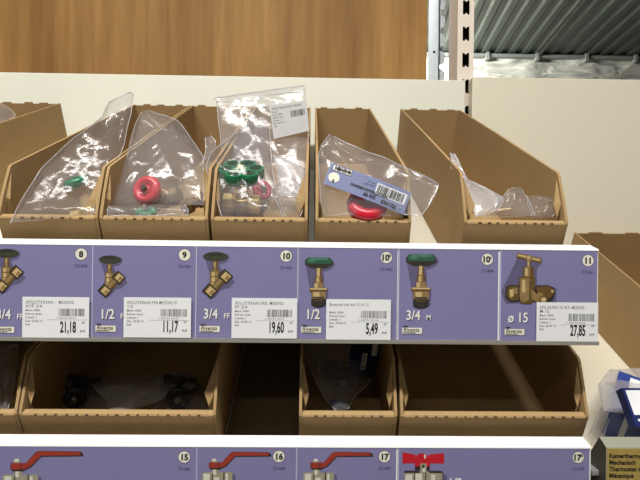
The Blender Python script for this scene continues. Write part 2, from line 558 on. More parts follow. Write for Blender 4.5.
# ------------------------------------------------------------------ cardboard bins
def bin_box(x0, x1, drop, label, group, H=.108, L=.435, lip=.066, tilt=None, base=None, corner=.038, seed=1):
    r = random.Random(seed)
    w = x1 - x0
    if base is None: base = S((x0 + x1) / 2, 0, 0.0004, drop)
    o = empty('cardboard_bin', base, label, 'bin', group, rot=(T if tilt is None else tilt, 0, 0))
    t = .003
    h = w / 2
    mat = M['card']
    for sgn in (-1, 1):
        a, b = (-h, -h + t) if sgn < 0 else (h - t, h)
        bm = bmesh.new()
        prism(bm, [(0, 0), (L, 0), (L, H - .001), (L * .6, H), (corner + .004, H), (corner, H - .002), (.018, lip + .020), (.003, lip + .003), (.0005, lip - .001)], 'x', a, b)
        obj('side_panel', bm, mat, o)
        # folded corner flap inside the front corner
        bm = bmesh.new()
        a2 = -h + t if sgn < 0 else h - t
        d = -sgn
        wv = r.choice((.003, .005, .008))
        P0 = [(a2, .0115, .004), (a2 + d * wv * .8, .0115, .004), (a2 + d * wv * .8, .0115, lip + .001), (a2 + d * wv * 1.4, .018, lip + .012), (a2 + d * .001, corner - .002, H - .006), (a2, .018, lip + .014)]
        V = [bm.verts.new(p) for p in P0]
        V2 = [bm.verts.new((p[0], p[1] + .0018, p[2])) for p in P0]
        n = len(P0)
        bm.faces.new(V); bm.faces.new(V2[::-1])
        for i in range(n): bm.faces.new((V[i], V2[i], V2[(i + 1) % n], V[(i + 1) % n]))
        obj('corner_flap', bm, mat, o)
    bm = bmesh.new(); box(bm, -h + t, h - t, L - t, L, 0, H - .002)
    # torn tabs along the top fold
    for k in range(3):
        cx = (-.6 + .6 * k) * h + r.uniform(-.1, .1) * h
        box(bm, cx - .12 * h, cx + .12 * h, L - t, L - .0005, H - .002, H - .0005 + r.uniform(0, .0012))
    obj('back_panel', bm, M['cardin'], o)
    bm = bmesh.new(); box(bm, -h + t, h - t, t, L - t, 0, .003)
    obj('bottom_panel', bm, M['cardin'], o)
    # doubled front flap with a rounded, perforated top fold
    bm = bmesh.new()
    prism(bm, [(0, 0), (0, lip - .002), (.0012, lip - .0005), (.0060, lip), (.0085, lip - .0015), (.0085, .003), (t, .003), (t, 0)], 'x', -h + .0002 + t, h - t - .0002)
    f = obj('front_flap', bm, mat, o)
    bm = bmesh.new()
    n = max(4, int(w / .0115))
    for k in range(n):
        cx = -h + .012 + (w - .024) * (k + .5) / n + r.uniform(-.0008, .0008)
        hw = r.uniform(.0005, .0019)
        box(bm, cx - hw, cx + hw, -.0002, .0012, lip - .0022, lip - .0005)
    obj('perforation', bm, M['perf'], f)
    return o


def lipx(u, v, y=.503):
    return P(u, v, y).x


GU, GL = 'cardboard bins on the upper shelf', 'cardboard bins on the lower shelf'
ups = [(None, None, 'cardboard bin at the upper left, cut off by the left photo edge, past a gap'),
       (-2, 98.2, 'cardboard bin holding the bag with a green wheeled valve, above the label numbered 8'),
       (100.2, 208, 'cardboard bin holding a red wheeled valve in a bag, above the label numbered 9'),
       (211.2, 307.5, 'cardboard bin holding the green flower-shaped handwheel, above the label numbered 10'),
       (315.3, 411, 'cardboard bin holding the bag with a lilac upside-down label'),
       (463.5, 567, 'nearly empty cardboard bin beside the slotted upright, with small crumpled bags')]
for i, (a, b, lb) in enumerate(ups):
    if a is None:
        xb = P(59, 110, .872).x
        bin_box(xb - .12, xb, 0, lb, GU, seed=30)
    else:
        bin_box(lipx(a, 225), lipx(b, 225), 0, lb, GU, seed=i)
lows = [(-95, 17.6, 'shaded cardboard bin at the left photo edge on the lower shelf'),
        (19.4, 216, 'wide shaded cardboard bin with dark bags, left of the empty gap'),
        (299, 397, 'narrow shaded cardboard bin just right of the empty gap, holding a dark bag'),
        (400.3, 588, 'wide empty cardboard bin at the right end of the lower shelf')]
for i, (a, b, lb) in enumerate(lows):
    bin_box(lipx(a, 420), lipx(b, 420), DROP, lb, GL, lip=.064, seed=10 + i)
xb = .472
bin_box(xb, xb + .20, 0, 'large lone cardboard bin on the right bay shelf, cut off by the right photo edge', 'bins of the right bay', H=.118, L=.415, lip=.06,
        tilt=T2, base=(xb + .1, Y2, Z2 + .0004), seed=50)

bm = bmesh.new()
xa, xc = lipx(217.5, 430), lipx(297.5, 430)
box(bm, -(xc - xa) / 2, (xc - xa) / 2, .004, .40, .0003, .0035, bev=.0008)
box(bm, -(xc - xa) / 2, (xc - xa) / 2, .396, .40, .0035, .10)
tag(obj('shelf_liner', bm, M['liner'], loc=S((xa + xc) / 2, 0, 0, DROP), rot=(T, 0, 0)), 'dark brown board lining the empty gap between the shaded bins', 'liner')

# ------------------------------------------------------------------ price rails
RY = .48
zt, zb = P(345, 246.4, RY).z, P(345, 339.2, RY).z


def price_rail(z1, z0, x1, label):
    o = empty('price_rail', (0, RY, z0), label, 'price rail', 'white price rails along the shelf fronts')
    h = z1 - z0
    bm = bmesh.new(); box(bm, -.80, x1, 0, .002, .0, h - .001); obj('channel_face', bm, M['rail'], o)
    bm = bmesh.new(); prism(bm, [(-.0012, h - .0015), (-.0008, h), (.0145, h + .0040), (.0155, h + .0026), (.002, h - .0015)], 'x', -.80, x1)
    obj('top_lip', bm, M['rail'], o)
    bm = bmesh.new(); prism(bm, [(-.0035, 0), (-.0035, -.0035), (.012, -.0045), (.012, -.002), (.002, 0)], 'x', -.80, x1)
    obj('bottom_lip', bm, M['railshade'], o)
    for xx in (-.7, -.3, .1, x1 - .03):
        bm = bmesh.new(); box(bm, xx, xx + .02, .002, .010, h * .35, h * .6)
        obj('mounting_clip', bm, M['rail'], o)
    return o


price_rail(zt, zb, XR, 'upper white price rail holding labels numbered 8 to 11')
zt2 = P(295, 445.4, RY).z
price_rail(zt2, zt2 - (zt - zb), P(590.6, 460, RY).x, 'lower white price rail holding labels with red handled ball valves')

# ------------------------------------------------------------------ label cards
class CardFrame:
    """card local frame: x right, z up, in metres; photo px map at one millimetre each"""
    def __init__(s, uc, vc): s.uc, s.vc = uc, vc
    def __call__(s, u, v): return ((u - s.uc) * MM, -(v - s.vc) * MM)
    def pts(s, l): return [s(*p) for p in l]


PIC_MATS = ['p_dk', 'p_brass', 'p_brassd', 'p_brassl', 'p_olive', 'p_green', 'p_greenl', 'p_red', 'p_redb', 'p_steel', 'p_steell', 'p_shadow']
PI = {k: i for i, k in enumerate(PIC_MATS)}


class Pic:
    def __init__(s, C): s.C, s.bm, s.k = C, bmesh.new(), 3
    def add(s, pts, m, step=1):
        s.k += step
        poly(s.bm, s.C.pts(pts), s.k * LY * .35 + .0002, PI[m])
    def done(s, parent, label): return tag(finish('valve_picture', s.bm, [M[k] for k in PIC_MATS], parent), label)


def pic_y(C, cx, cy, sc, green='p_olive'):
    p = Pic(C)
    q = lambda l: [(cx + x * sc, cy + y * sc) for x, y in l]
    p.add(q([(-12, -2), (12, -3), (15, 1), (11, 6), (4, 8), (8, 16), (16, 20), (20, 26), (14, 32), (6, 34), (0, 42), (-6, 44), (-2, 30)]), 'p_shadow')
    p.add(q(ell(0, 0, 12.8, 4.9)), 'p_dk')
    p.add(q(ell(0, -.6, 12.2, 4.2)), green)
    p.add(q(ell(-1, -2.2, 8.5, 1.6)), 'p_olive' if green != 'p_olive' else 'p_dk')
    p.add(q(rect(-3, 2.6, 4.6, 15)), 'p_brassd'); p.add(q(rect(-1.8, .6, 4.8, 15)), 'p_brass'); p.add(q(rect(-1.2, -.2, 6, 10)), 'p_brassl')
    p.add(q(rect(-5.6, 5.2, 14.5, 32)), 'p_brassd'); p.add(q(rect(-4.8, 3.2, 15, 31)), 'p_brass'); p.add(q(rect(-3.6, -.6, 16, 30)), 'p_brassl')
    p.add(q(rect(-5, 4.4, 20, 21)), 'p_brassd'); p.add(q(rect(-5, 4.4, 25.5, 26.2)), 'p_brassd')
    p.add(q([(-7, 33), (8, 17), (13, 22), (0, 38)]), 'p_brassd'); p.add(q([(-4, 31), (8, 19), (10.5, 21.5), (-1, 34)]), 'p_brass')
    for nx, ny in ((10.2, 20), (-5.4, 35)):
        p.add(q(rrect(nx, ny, 12, 11, .72)), 'p_dk'); p.add(q(rrect(nx + .4, ny + .2, 9.4, 8.6, .72)), 'p_brassd')
        p.add(q(rrect(nx + .9, ny + .5, 7.6, 7.2, .72)), 'p_brassl'); p.add(q(rrect(nx + 2.2, ny + 1.8, 4, 5, .72)), 'p_brass')
    return p


def pic_top(C, cx, cy, sc):
    p = Pic(C)
    q = lambda l: [(cx + x * sc, cy + y * sc) for x, y in l]
    p.add(q([(-14, 0), (14, -2), (17, 3), (12, 8), (5, 10), (6, 28), (10, 32), (9, 44), (-6, 45)]), 'p_shadow')
    p.add(q([(-14.5, -1), (-11, -4.5), (11, -4.5), (14.5, -1), (14, 3.5), (7, 7), (-7, 7), (-14, 3.5)]), 'p_dk')
    p.add(q([(-13.8, -1.2), (-10, -4.4), (10.5, -4.4), (13.8, -1.2), (12, 2), (-12, 2)]), 'p_green')
    p.add(q([(-10, -4), (-4, -4.2), (-4, 0), (-10.5, 0)]), 'p_greenl'); p.add(q([(-3.4, -4.2), (9, -4.2), (9.5, -2), (-3.4, -1.6)]), 'p_greenl')
    p.add(q(rect(-2.8, 2.8, 6.5, 16)), 'p_brassd'); p.add(q(rect(-2, 1, 6.5, 16)), 'p_brassl')
    p.add(q(rect(-3.8, 4, 15, 22)), 'p_brassd'); p.add(q(rect(-2.8, 1.6, 15.5, 21.5)), 'p_brass'); p.add(q(rect(-2, 0, 16, 21)), 'p_brassl')
    p.add(q(rect(-4.6, 4.8, 21.5, 27)), 'p_brass'); p.add(q(rect(-4.2, -1, 22, 27)), 'p_brassl')
    p.add(q([(-9, 26.5), (9, 26.5), (9.6, 29), (7, 31), (-7, 31), (-9.6, 29)]), 'p_brassd'); p.add(q(rect(-8.6, 8.4, 26.8, 28.4)), 'p_brassl')
    p.add(q(rect(-7.2, 7.4, 30.5, 38)), 'p_brass'); p.add(q(rect(-5, 1, 31, 36)), 'p_brassl'); p.add(q(rect(-6, 6, 35.6, 37)), 'p_dk')
    p.add(q([(-7.6, 37.5), (7.6, 37.5), (7.2, 44), (3, 46), (-3, 46), (-7.2, 44)]), 'p_dk'); p.add(q(rect(-5, 4, 39, 40)), 'p_brassd')
    return p


def pic_tap(C):
    p = Pic(C)
    p.add([(516, 258), (542, 262), (536, 268), (536, 284), (556, 288), (556, 302), (505, 304), (500, 292)], 'p_shadow')
    p.add(rrect(528, 258, 26, 5.6, .2), 'p_brassd'); p.add(rrect(528, 257.4, 25, 3.4, .2), 'p_brass'); p.add(rrect(522, 256, 11, 1.6, .2), 'p_brassl'); p.add(rrect(534, 259, 9, 1.8, .2), 'p_brassl')
    p.add(ell(528, 258, 3.4, 3.2), 'p_brass'); p.add(ell(527.4, 257.4, 1.8, 1.6), 'p_brassl')
    p.add(rect(525.4, 529.4, 261, 267), 'p_brassd'); p.add(rect(526.2, 528, 261, 267), 'p_brassl')
    p.add(rect(521.6, 532.6, 266.5, 277), 'p_brassd'); p.add(rect(523, 529, 267, 276.5), 'p_brass'); p.add(rect(524, 526.6, 268, 276), 'p_brassl')
    p.add([(518, 277), (534, 277), (535, 300), (530, 304), (521, 304), (516, 299)], 'p_brassd'); p.add([(519.4, 278), (528, 278), (528, 300), (522, 303), (518.4, 298)], 'p_brass')
    p.add([(521.2, 280), (524, 280), (524.6, 291), (522, 293.5), (520.6, 290)], 'p_brassl')
    p.add([(505, 287), (509, 285), (518, 285.5), (519, 301), (509, 302), (504, 297)], 'p_dk'); p.add([(506, 288), (510, 286), (517, 286.5), (517.6, 300), (510, 301), (505.4, 296)], 'p_brassd')
    p.add([(508, 290), (512, 289), (512.6, 296), (509, 298)], 'p_brassl'); p.add(rect(512, 516.8, 288, 294), 'p_brass')
    p.add([(534, 286), (546, 284.5), (553, 287), (554.5, 294), (551, 301), (540, 302), (533, 298)], 'p_dk'); p.add([(535, 287), (546, 285.6), (552, 288), (553.4, 293), (549, 298), (538, 297)], 'p_brassd')
    p.add(ell(551.6, 291, 1.2, 1.4), 'p_brassl'); p.add([(530, 289), (536, 294), (541, 300), (537, 303), (531, 299)], 'p_brass')
    p.add(ell(539, 296, 4, 3.4), 'p_brass'); p.add(ell(542.5, 299, 4.2, 3.6), 'p_brassd'); p.add(ell(542.8, 299.4, 2.8, 2.4), 'p_brassl')
    return p


def pic_lever(C, ox, oy, sc):
    p = Pic(C)
    q = lambda l: [(ox + x * sc, oy + y * sc) for x, y in l]
    p.add(q([(2, 18), (30, 18), (32, 34), (-10, 34)]), 'p_shadow')
    p.add(q(rect(3.5, 11, 10, 22)), 'p_steel'); p.add(q(rect(5, 8, 11, 20)), 'p_steell')
    p.add(q([(-8, 17), (-4, 15), (4, 15.5), (5, 18), (10, 18), (11, 15.5), (17, 15.5), (26, 15), (27, 19), (27, 44), (-8, 44)]), 'p_steel')
    p.add(q(rect(-6, 1, 17, 28)), 'p_steell'); p.add(q(rect(6, 12, 21, 28)), 'p_steell'); p.add(q(rect(16.6, 18, 15.5, 30)), 'p_dk'); p.add(q(rect(3.4, 4.6, 17, 30)), 'p_dk')
    p.add(q(rect(19, 22, 17, 26)), 'p_steell')
    p.add(q([(0, 4.5), (2, 3.5), (15, 4), (24, -6.5), (28, -8.2), (68, -7.8), (71, -5.6), (71, -3.2), (30, -2.6), (20, 8), (15, 10.5), (12, 12), (2, 12), (0, 9)]), 'p_dk')
    p.add(q([(.6, 4.6), (2.2, 3.6), (15, 4.2), (24.3, -6.1), (28, -7.8), (67, -7.4), (68.6, -5.4), (68, -4), (29.6, -3.4), (19.6, 7), (14.6, 9.6), (2.4, 10.6), (.6, 8.4)]), 'p_red')
    p.add(q(rect(3, 9, 1, 4)), 'p_steel'); p.add(q(ell(6, 1.2, 2.6, 1.6)), 'p_steell'); p.add(q(rect(10, 11, 4.6, 9)), 'p_dk')
    return p


def pic_butterfly(C):
    p = Pic(C)
    p.add([(404, 470), (440, 470), (446, 476), (446, 492), (404, 492)], 'p_shadow')
    p.add([(401, 452), (414, 454), (414, 462.6), (401, 463.4)], 'p_redb'); p.add([(428, 454), (442.6, 452.6), (443, 463), (428, 463)], 'p_redb')
    p.add(rect(413.6, 428.6, 462, 470), 'p_dk')
    p.add(ell(421, 459, 7.6, 6.2), 'p_redb'); p.add(rect(413.4, 428.6, 458, 466), 'p_redb'); p.add(ell(423.6, 456, 1, 2.4), 'p_steell')
    p.add(rect(419, 425.4, 463, 473), 'p_steel'); p.add(rect(421, 424, 465, 472), 'p_steell'); p.add(ell(422, 466, 1.6, 1.6), 'p_dk')
    p.add(rect(403, 441, 471.4, 500), 'p_steel'); p.add(rect(403, 418, 470.6, 472.4), 'p_dk'); p.add(rect(428, 441, 470.6, 472.4), 'p_dk')
    p.add(rect(404, 411, 474, 498), 'p_steell'); p.add(rect(414, 421, 473, 498), 'p_steell'); p.add(rect(424, 425, 472, 498), 'p_dk'); p.add(rect(413, 414, 472, 498), 'p_dk')
    p.add(rect(430, 434, 474, 498), 'p_steell')
    return p


def label_card(u0, u1, low, desc, number, sup=None, code=None, size=None, pic=None, sticker=None, badge=None, logo=None, seed=0):
    uc = (u0 + u1) / 2
    if not low:
        vt, vb = 243.6 + .0113 * uc, 337.6 + .0063 * uc
        vt = 244.6 + .0108 * uc
        zc0, zc1 = zt - .0003, zb + .0003
    else:
        vt = 444.6 + .0022 * uc
        zc0, zc1 = zt2 - .0003, zt2 - (zt - zb) + .0003
        vb = vt + (zt - zb) / MM
    vc = (vt + vb) / 2
    zm = (zc0 + zc1) / 2
    vc = photo_v((P(uc, vc, RY).x, RY, zm))
    C = CardFrame(uc, vc)
    hz = (zc0 - zc1) / 2
    bm = bmesh.new()
    hw = (u1 - u0) / 2 * MM
    box(bm, -hw + .0002, hw - .0002, -.0002, .0006, -hz, hz)
    card = obj('label_card', bm, M['purple'], loc=(P(uc, vc, RY).x, RY - .00065, zm))
    tag(card, desc, 'label', 'purple product labels in the price rails')
    L0 = .0003
    bm = bmesh.new(); poly(bm, rect(-hw + .0004, -hw + .0014, -hz, hz), L0)
    finish('divider_line', bm, M['divider'], card)
    if badge:
        bm = bmesh.new(); bx, bz = C(*badge)
        poly(bm, ell(bx, bz, .0064, .0064, 32), L0, 1); poly(bm, ell(bx, bz, .0057, .0057, 32), L0 + LY, 0)
        b = finish('number_badge', bm, [M['badge'], M['p_shadow']], card)
        bm = bmesh.new()
        text_into(bm, number, .0082, bx - (.0012 if sup else 0), bz - .0029, L0 + 2 * LY, align='CENTER', bold=.00040, sx=1.0)
        if sup: text_into(bm, sup, .0048, bx + .0037, bz + .0004, L0 + 2 * LY, align='CENTER', bold=.00012)
        finish('number_text', bm, M['ink'], b)
        bm = bmesh.new(); text_into(bm, code, .0046, bx, bz - .0132, L0 + LY, align='CENTER', sx=.9)
        finish('article_code', bm, M['inkcode'], card)
    if pic: pic(C).done(card, 'printed picture of the valve')
    if size:
        txt, small, su, sv = size
        bm = bmesh.new()
        x, z = C(su, sv)
        for dx, dz, ly, mi in ((.0006, -.0006, L0 + LY, 1), (0, 0, L0 + 2 * LY, 0)):
            text_into(bm, txt, .0136, x + dx, z + dz, ly, mi, sx=.84, bold=.00022)
            if small: text_into(bm, small, .0074, x + dx + .0071 * (len(txt) - .15), z + dz, ly, mi, sx=.9, bold=.0001)
        finish('size_text', bm, [M['white'], M['ink']], card)
    if logo:
        x, z = C(*logo)
        bm = bmesh.new()
        poly(bm, rect(x + .0006, x + .0206, z - .0006, z + .0054), L0 + LY, 1)
        poly(bm, rect(x, x + .020, z, z + .006), L0 + 2 * LY, 0)
        poly(bm, rect(x + .0008, x + .0135, z + .0005, z + .0013), L0 + 3 * LY, 2)
        text_into(bm, 'Riventa', .0056, x + .001, z + .0020, L0 + 3 * LY, 2, sx=.96, bold=.00008, shear=.2)
        poly(bm, [(x + .0004, z + .0066), (x + .0015, z + .0078), (x + .004, z + .0082), (x + .006, z + .0074), (x + .0052, z + .0064), (x + .003, z + .0071)], L0 + 2 * LY, 2)
        finish('maker_logo', bm, [M['badge'], M['p_shadow'], M['p_dk']], card)
    if sticker:
        a, b, c, d, lines, price = sticker
        x0, z1 = C(a, b)
        x1, z0 = C(c, d)
        bm = bmesh.new()
        # slightly serrated top and right edges
        pts = [(x0, z0), (x1, z0)]
        n = 24
        for i in range(n + 1): pts.append((x1 + (.00025 if i % 2 else 0), z0 + (z1 - z0) * i / n))
        m = 40
        for i in range(1, m): pts.append((x1 - (x1 - x0) * i / m, z1 + (.00025 if i % 2 else 0)))
        pts.append((x0, z1))
        L1 = L0 + 30 * LY
        poly(bm, pts, L1)
        st = finish('price_sticker', bm, M['sticker'], card)
        w = x1 - x0
        bm = bmesh.new()
        text_into(bm, lines[0], .0046, x0 + .0032, z1 - .0066, L1 + LY, spacing=1.16, sx=(w - .007) / (len(lines[0]) * .0034), bold=.00003)
        if lines[1]: text_into(bm, lines[1], .0044, x0 + .0032, z1 - .0104, L1 + LY, spacing=1.1, bold=.00003)
        for k, s in enumerate(('Merk: 0000', 'Ref.van lever.', 'Lokatie 1', 'Dat. 20.05.13', 'Ref:')):
            text_into(bm, s, .0029, x0 + .0030, z1 - .0140 - .0035 * k, L1 + LY, spacing=1.05, bold=.00004)
        finish('product_text', bm, M['inkgrey'], st)
        bm = bmesh.new()
        bx1 = x1 - .0035
        barcode(bm, bx1 - .0262, bx1, z1 - .0186, z1 - .0112, L1 + LY, seed)
        text_into(bm, '5 400724 5814' + str(seed % 10), .0026, bx1 - .0285, z1 - .0213, L1 + LY, spacing=1.15)
        poly(bm, rect(x0 + w * .38, x1 - .002, z1 - .02245, z1 - .0222), L1 + LY)
        finish('barcode', bm, M['inkgrey'], st)
        bm = bmesh.new()
        text_into(bm, price, .0150, x1 - .0125, z0 + .0060, L1 + LY, align='RIGHT', sx=.47, bold=.00045)
        text_into(bm, 'VP', .0028, x1 - .0055, z0 + .0145, L1 + LY, align='CENTER', bold=.00005)
        text_into(bm, 'EUR', .0028, x1 - .0060, z0 + .0062, L1 + LY, align='CENTER', bold=.00005)
        finish('price_text', bm, M['ink'], st)
    return card


A1 = 'AFSLUITKRAAN PKR.MESSING FF'
label_card(-5, 92.5, 0, 'purple label numbered 8 with a 21,18 price sticker, at the left photo edge', '8', None, '721458', ('3/4', 'FF', -2, 318.8),
           lambda C: pic_y(C, 8, 254, .92, 'p_olive'), (25, 296.5, 90, 337, ('AFSLUITKRAAN .  MESSING', 'KVP 3/4'), '21,18'), (80.5, 254), (-4, 332.5), 1)
label_card(92.5, 195.6, 0, 'purple label numbered 9 showing a 1/2 valve, with an 11,17 price sticker', '9', None, '721459', ('1/2', 'FF', 101, 318.6),
           lambda C: pic_y(C, 110.5, 260.2, .87), (125.5, 297, 191.5, 336.5, (A1, '1/2'), '11,17'), (184, 254.6), (97, 331.5), 2)
label_card(195.6, 296.8, 0, 'purple label numbered 10 showing a 3/4 valve, with a 19,60 price sticker', '10', None, '721460', ('3/4', 'FF', 204, 318.4),
           lambda C: pic_y(C, 215.5, 257, .97), (232.5, 297.6, 297, 337.5, ('AFSLUITKRAAN PKR. MESSING', 'FF 3/4'), '19,60'), (285.6, 255.6), (200.5, 332), 3)
label_card(296.8, 397.2, 0, 'purple label of a 1/2 valve top part, with a 5,49 price sticker', '10', 'b', '721462', ('1/2', 'M', 305.6, 319),
           lambda C: pic_top(C, 318.5, 262, .98), (326.3, 299, 390.5, 339, ('Bovenstuk met wiel 1/2 of 15', ''), '5,49'), (386, 257), (301.6, 333), 4)
label_card(397.2, 498.4, 0, 'purple label of a 3/4 valve top part, without any price sticker', '10', 'c', '721464', ('3/4', 'M', 405.6, 320),
           lambda C: pic_top(C, 420.4, 259, 1.07), None, (487, 258.6), (402, 334), 5)
label_card(498.4, 597.6, 0, 'purple label numbered 11 showing a brass tap, with a 27,85 price sticker', '11', None, '721461', ('ø 15', None, 507, 322.4),
           pic_tap, (535, 302, 597.2, 341, ('AFSL.KRAAN 2X PKR. MESSING', 'M 15'), '27,85'), (587.8, 259.8), (504, 335.4), 6)
label_card(-5, 196, 1, 'purple label numbered 15 with a long red lever valve, on the lower rail', '15', None, '721466', None,
           lambda C: pic_lever(C, 12.5, 459, 1.0), None, (183, 456.6), None, 7)
label_card(196, 295.4, 1, 'purple label numbered 16 with a red lever valve, second on the lower rail', '16', None, '721468', None,
           lambda C: pic_lever(C, 209, 458.5, .87), None, (278.4, 456), None, 8)
label_card(295.4, 396, 1, 'purple label numbered 17 with a red lever valve', '17', None, '721469', None,
           lambda C: pic_lever(C, 310, 458.5, .88), None, (384, 456), None, 9)
label_card(396, 590.3, 1, 'purple label with a red butterfly handle valve, at the right end of the lower rail', '17', 'b', '721470', ('1/2', 'F', 447, 487),
           pic_butterfly, None, (578.6, 456.4), None, 10)

# ------------------------------------------------------------------ valves
def look(axis):
    """rotation that turns local z onto an axis"""
    return Vector((0, 0, 1)).rotation_difference(Vector(axis).normalized()).to_euler()


def valve(loc, axis, wheel, label, R=.022, body='brass', body_len=.04, wheel_mat='red', group=None):
    o = empty('stop_valve', loc, label, 'valve', group, rot=look(axis))
    # local: wheel at z = 0, body below (-z)
    bm = bmesh.new()
    if wheel == 'flower':
        n = 6
        for k in range(n):
            a = 2 * math.pi * k / n + .2
            annulus(bm, .0162 * math.cos(a), .0162 * math.sin(a), .0100, .0070, -.0055, .006)
        annulus(bm, 0, 0, .0085, .0035, -.005, .0045)
    else:
        if wheel == 'cap':
            lathe(bm, [(R * .55, -R * .45), (R * .92, -R * .38), (R, -R * .1), (R * .97, R * .15), (R * .8, R * .34), (R * .55, R * .30), (R * .45, R * .12), (R * .2, R * .10)], n=36)
        torus(bm, R * .72, R * .30, n=36, m=12)
        for k in range(4):
            a = math.pi / 2 * k
            tube(bm, [(R * .2 * math.cos(a), R * .2 * math.sin(a), 0), (R * .7 * math.cos(a), R * .7 * math.sin(a), 0)], R * .16)
        lathe(bm, [(R * .30, -.004), (R * .36, 0), (R * .30, .004)], n=20)
    obj('handwheel', bm, M[wheel_mat], o, smooth=(wheel != 'flower'))
    bm = bmesh.new(); lathe(bm, [(.0042, .0045), (.0042, .0075), (.0028, .009)], n=6); obj('wheel_nut', bm, M['steel' if wheel != 'flower' else 'brass'], o)
    bm = bmesh.new()
    lathe(bm, [(.0032, -.0045), (.0032, -.016), (.0062, -.0165), (.0062, -.022)], n=16)
    obj('spindle', bm, M[body], o, smooth=False)
    bm = bmesh.new()
    lathe(bm, [(.0085, -.022), (.0085, -.029), (.0105, -.030), (.0105, -.030 - body_len * .4), (.007, -.030 - body_len * .5)], n=20)
    Mx = Matrix.Translation((0, 0, -.030 - body_len * .25)) @ Matrix.Rotation(math.radians(90), 4, 'Y')
    lathe(bm, [(.008, -.021), (.0115, -.020), (.0115, -.010), (.008, -.009), (.008, .009), (.0115, .010), (.0115, .020), (.008, .021)], Mx, n=8)
    obj('valve_body', bm, M[body], o)
    return o


valve(P(76, 182, .535), (-.35, -.30, 1), 'cap', 'green wheeled brass valve inside the bag drooping over the bin lip', R=.0135, wheel_mat='green')
valve(P(147, 190, .535), (-.22, -1, .20), 'cap', 'red round wheeled valve in the bag above label 9', R=.0160, body='brassd', body_len=.03)
valve(P(241, 173, .533), (.05, -.60, 1), 'flower', 'brass valve with green flower-shaped handwheel in the bag above label 10', wheel_mat='green', body_len=.03)
valve(P(367, 205, .514), (.05, -.9, .75), 'cap', 'dark red wheeled valve under the lilac upside-down label', R=.0215, wheel_mat='redd', body_len=.03)
# pinkish red wheels behind the flower wheel
valve(P(226, 205, .560), (-.6, -.8, .5), 'round', 'pinkish red wheel half hidden below left of the flower-shaped handwheel', R=.012, wheel_mat='pink', body='brassd', body_len=.02)
valve(P(262, 190, .568), (.5, -.9, .3), 'round', 'pinkish red wheel showing behind right of the flower-shaped handwheel', R=.012, wheel_mat='pink', body='brassd', body_len=.02)
# pale green wheel in the flat pouch on the lip above label 9
valve(P(146, 212, .520), (0, -.5, 1), 'round', 'green wheel lying in the flat pouch at the bin lip above label 9', R=.011, wheel_mat='green', body='brassd', body_len=.02)
# dark fitting in the right corner of the same bin
bm = bmesh.new()
lathe(bm, [(.006, -.014), (.009, -.013), (.009, -.004), (.0065, -.003), (.0065, .004), (.009, .005), (.009, .013), (.006, .014)], n=8)
tag(obj('pipe_fitting', bm, M['brassd'], loc=P(194, 203, .545), rot=(.5, 1.1, .3)), 'dull brass fitting in the right corner of the bin above label 9', 'fitting')
bm = bmesh.new(); tube(bm, [P(466, 213, .516) - P(488, 211, .514), P(511, 209, .512) - P(488, 211, .514)], .0011, 10)
tag(obj('brass_rod', bm, M['brass'], loc=P(488, 211, .514)), 'thin brass rod lying among the crumpled bags beside the slotted upright', 'rod')
# dark valves in the shade of the lower shelf
for (u, v, y, R, lb) in ((75, 398, .57, .013, 'dark valve at the left end of the wide shaded bin'),
                         (178, 398, .575, .014, 'dark valve at the right end of the wide shaded bin'),
                         (342, 380, .60, .015, 'black wheeled valve deep inside the bag of the narrow shaded bin')):
    valve(P(u, v, y), (.2, -.9, -.15), 'round', lb, R=R, wheel_mat='black', body='darkmetal', body_len=.02)


# ------------------------------------------------------------------ plastic bags
def interp(rows, t):
    k = t * (len(rows) - 1)
    i = min(int(k), len(rows) - 2)
    f = k - i
    # Catmull-Rom through the rows for a soft outline
    def cr(a, b, c, d, x):
        return .5 * ((2 * b) + (-a + c) * x + (2 * a - 5 * b + 4 * c - d) * x * x + (-a + 3 * b - 3 * c + d) * x ** 3)
    r = [rows[max(i - 1, 0)], rows[i], rows[i + 1], rows[min(i + 2, len(rows) - 1)]]
    return [.75 * r[1][j].lerp(r[2][j], f) + .25 * cr(r[0][j], r[1][j], r[2][j], r[3][j], f) for j in range(2)]


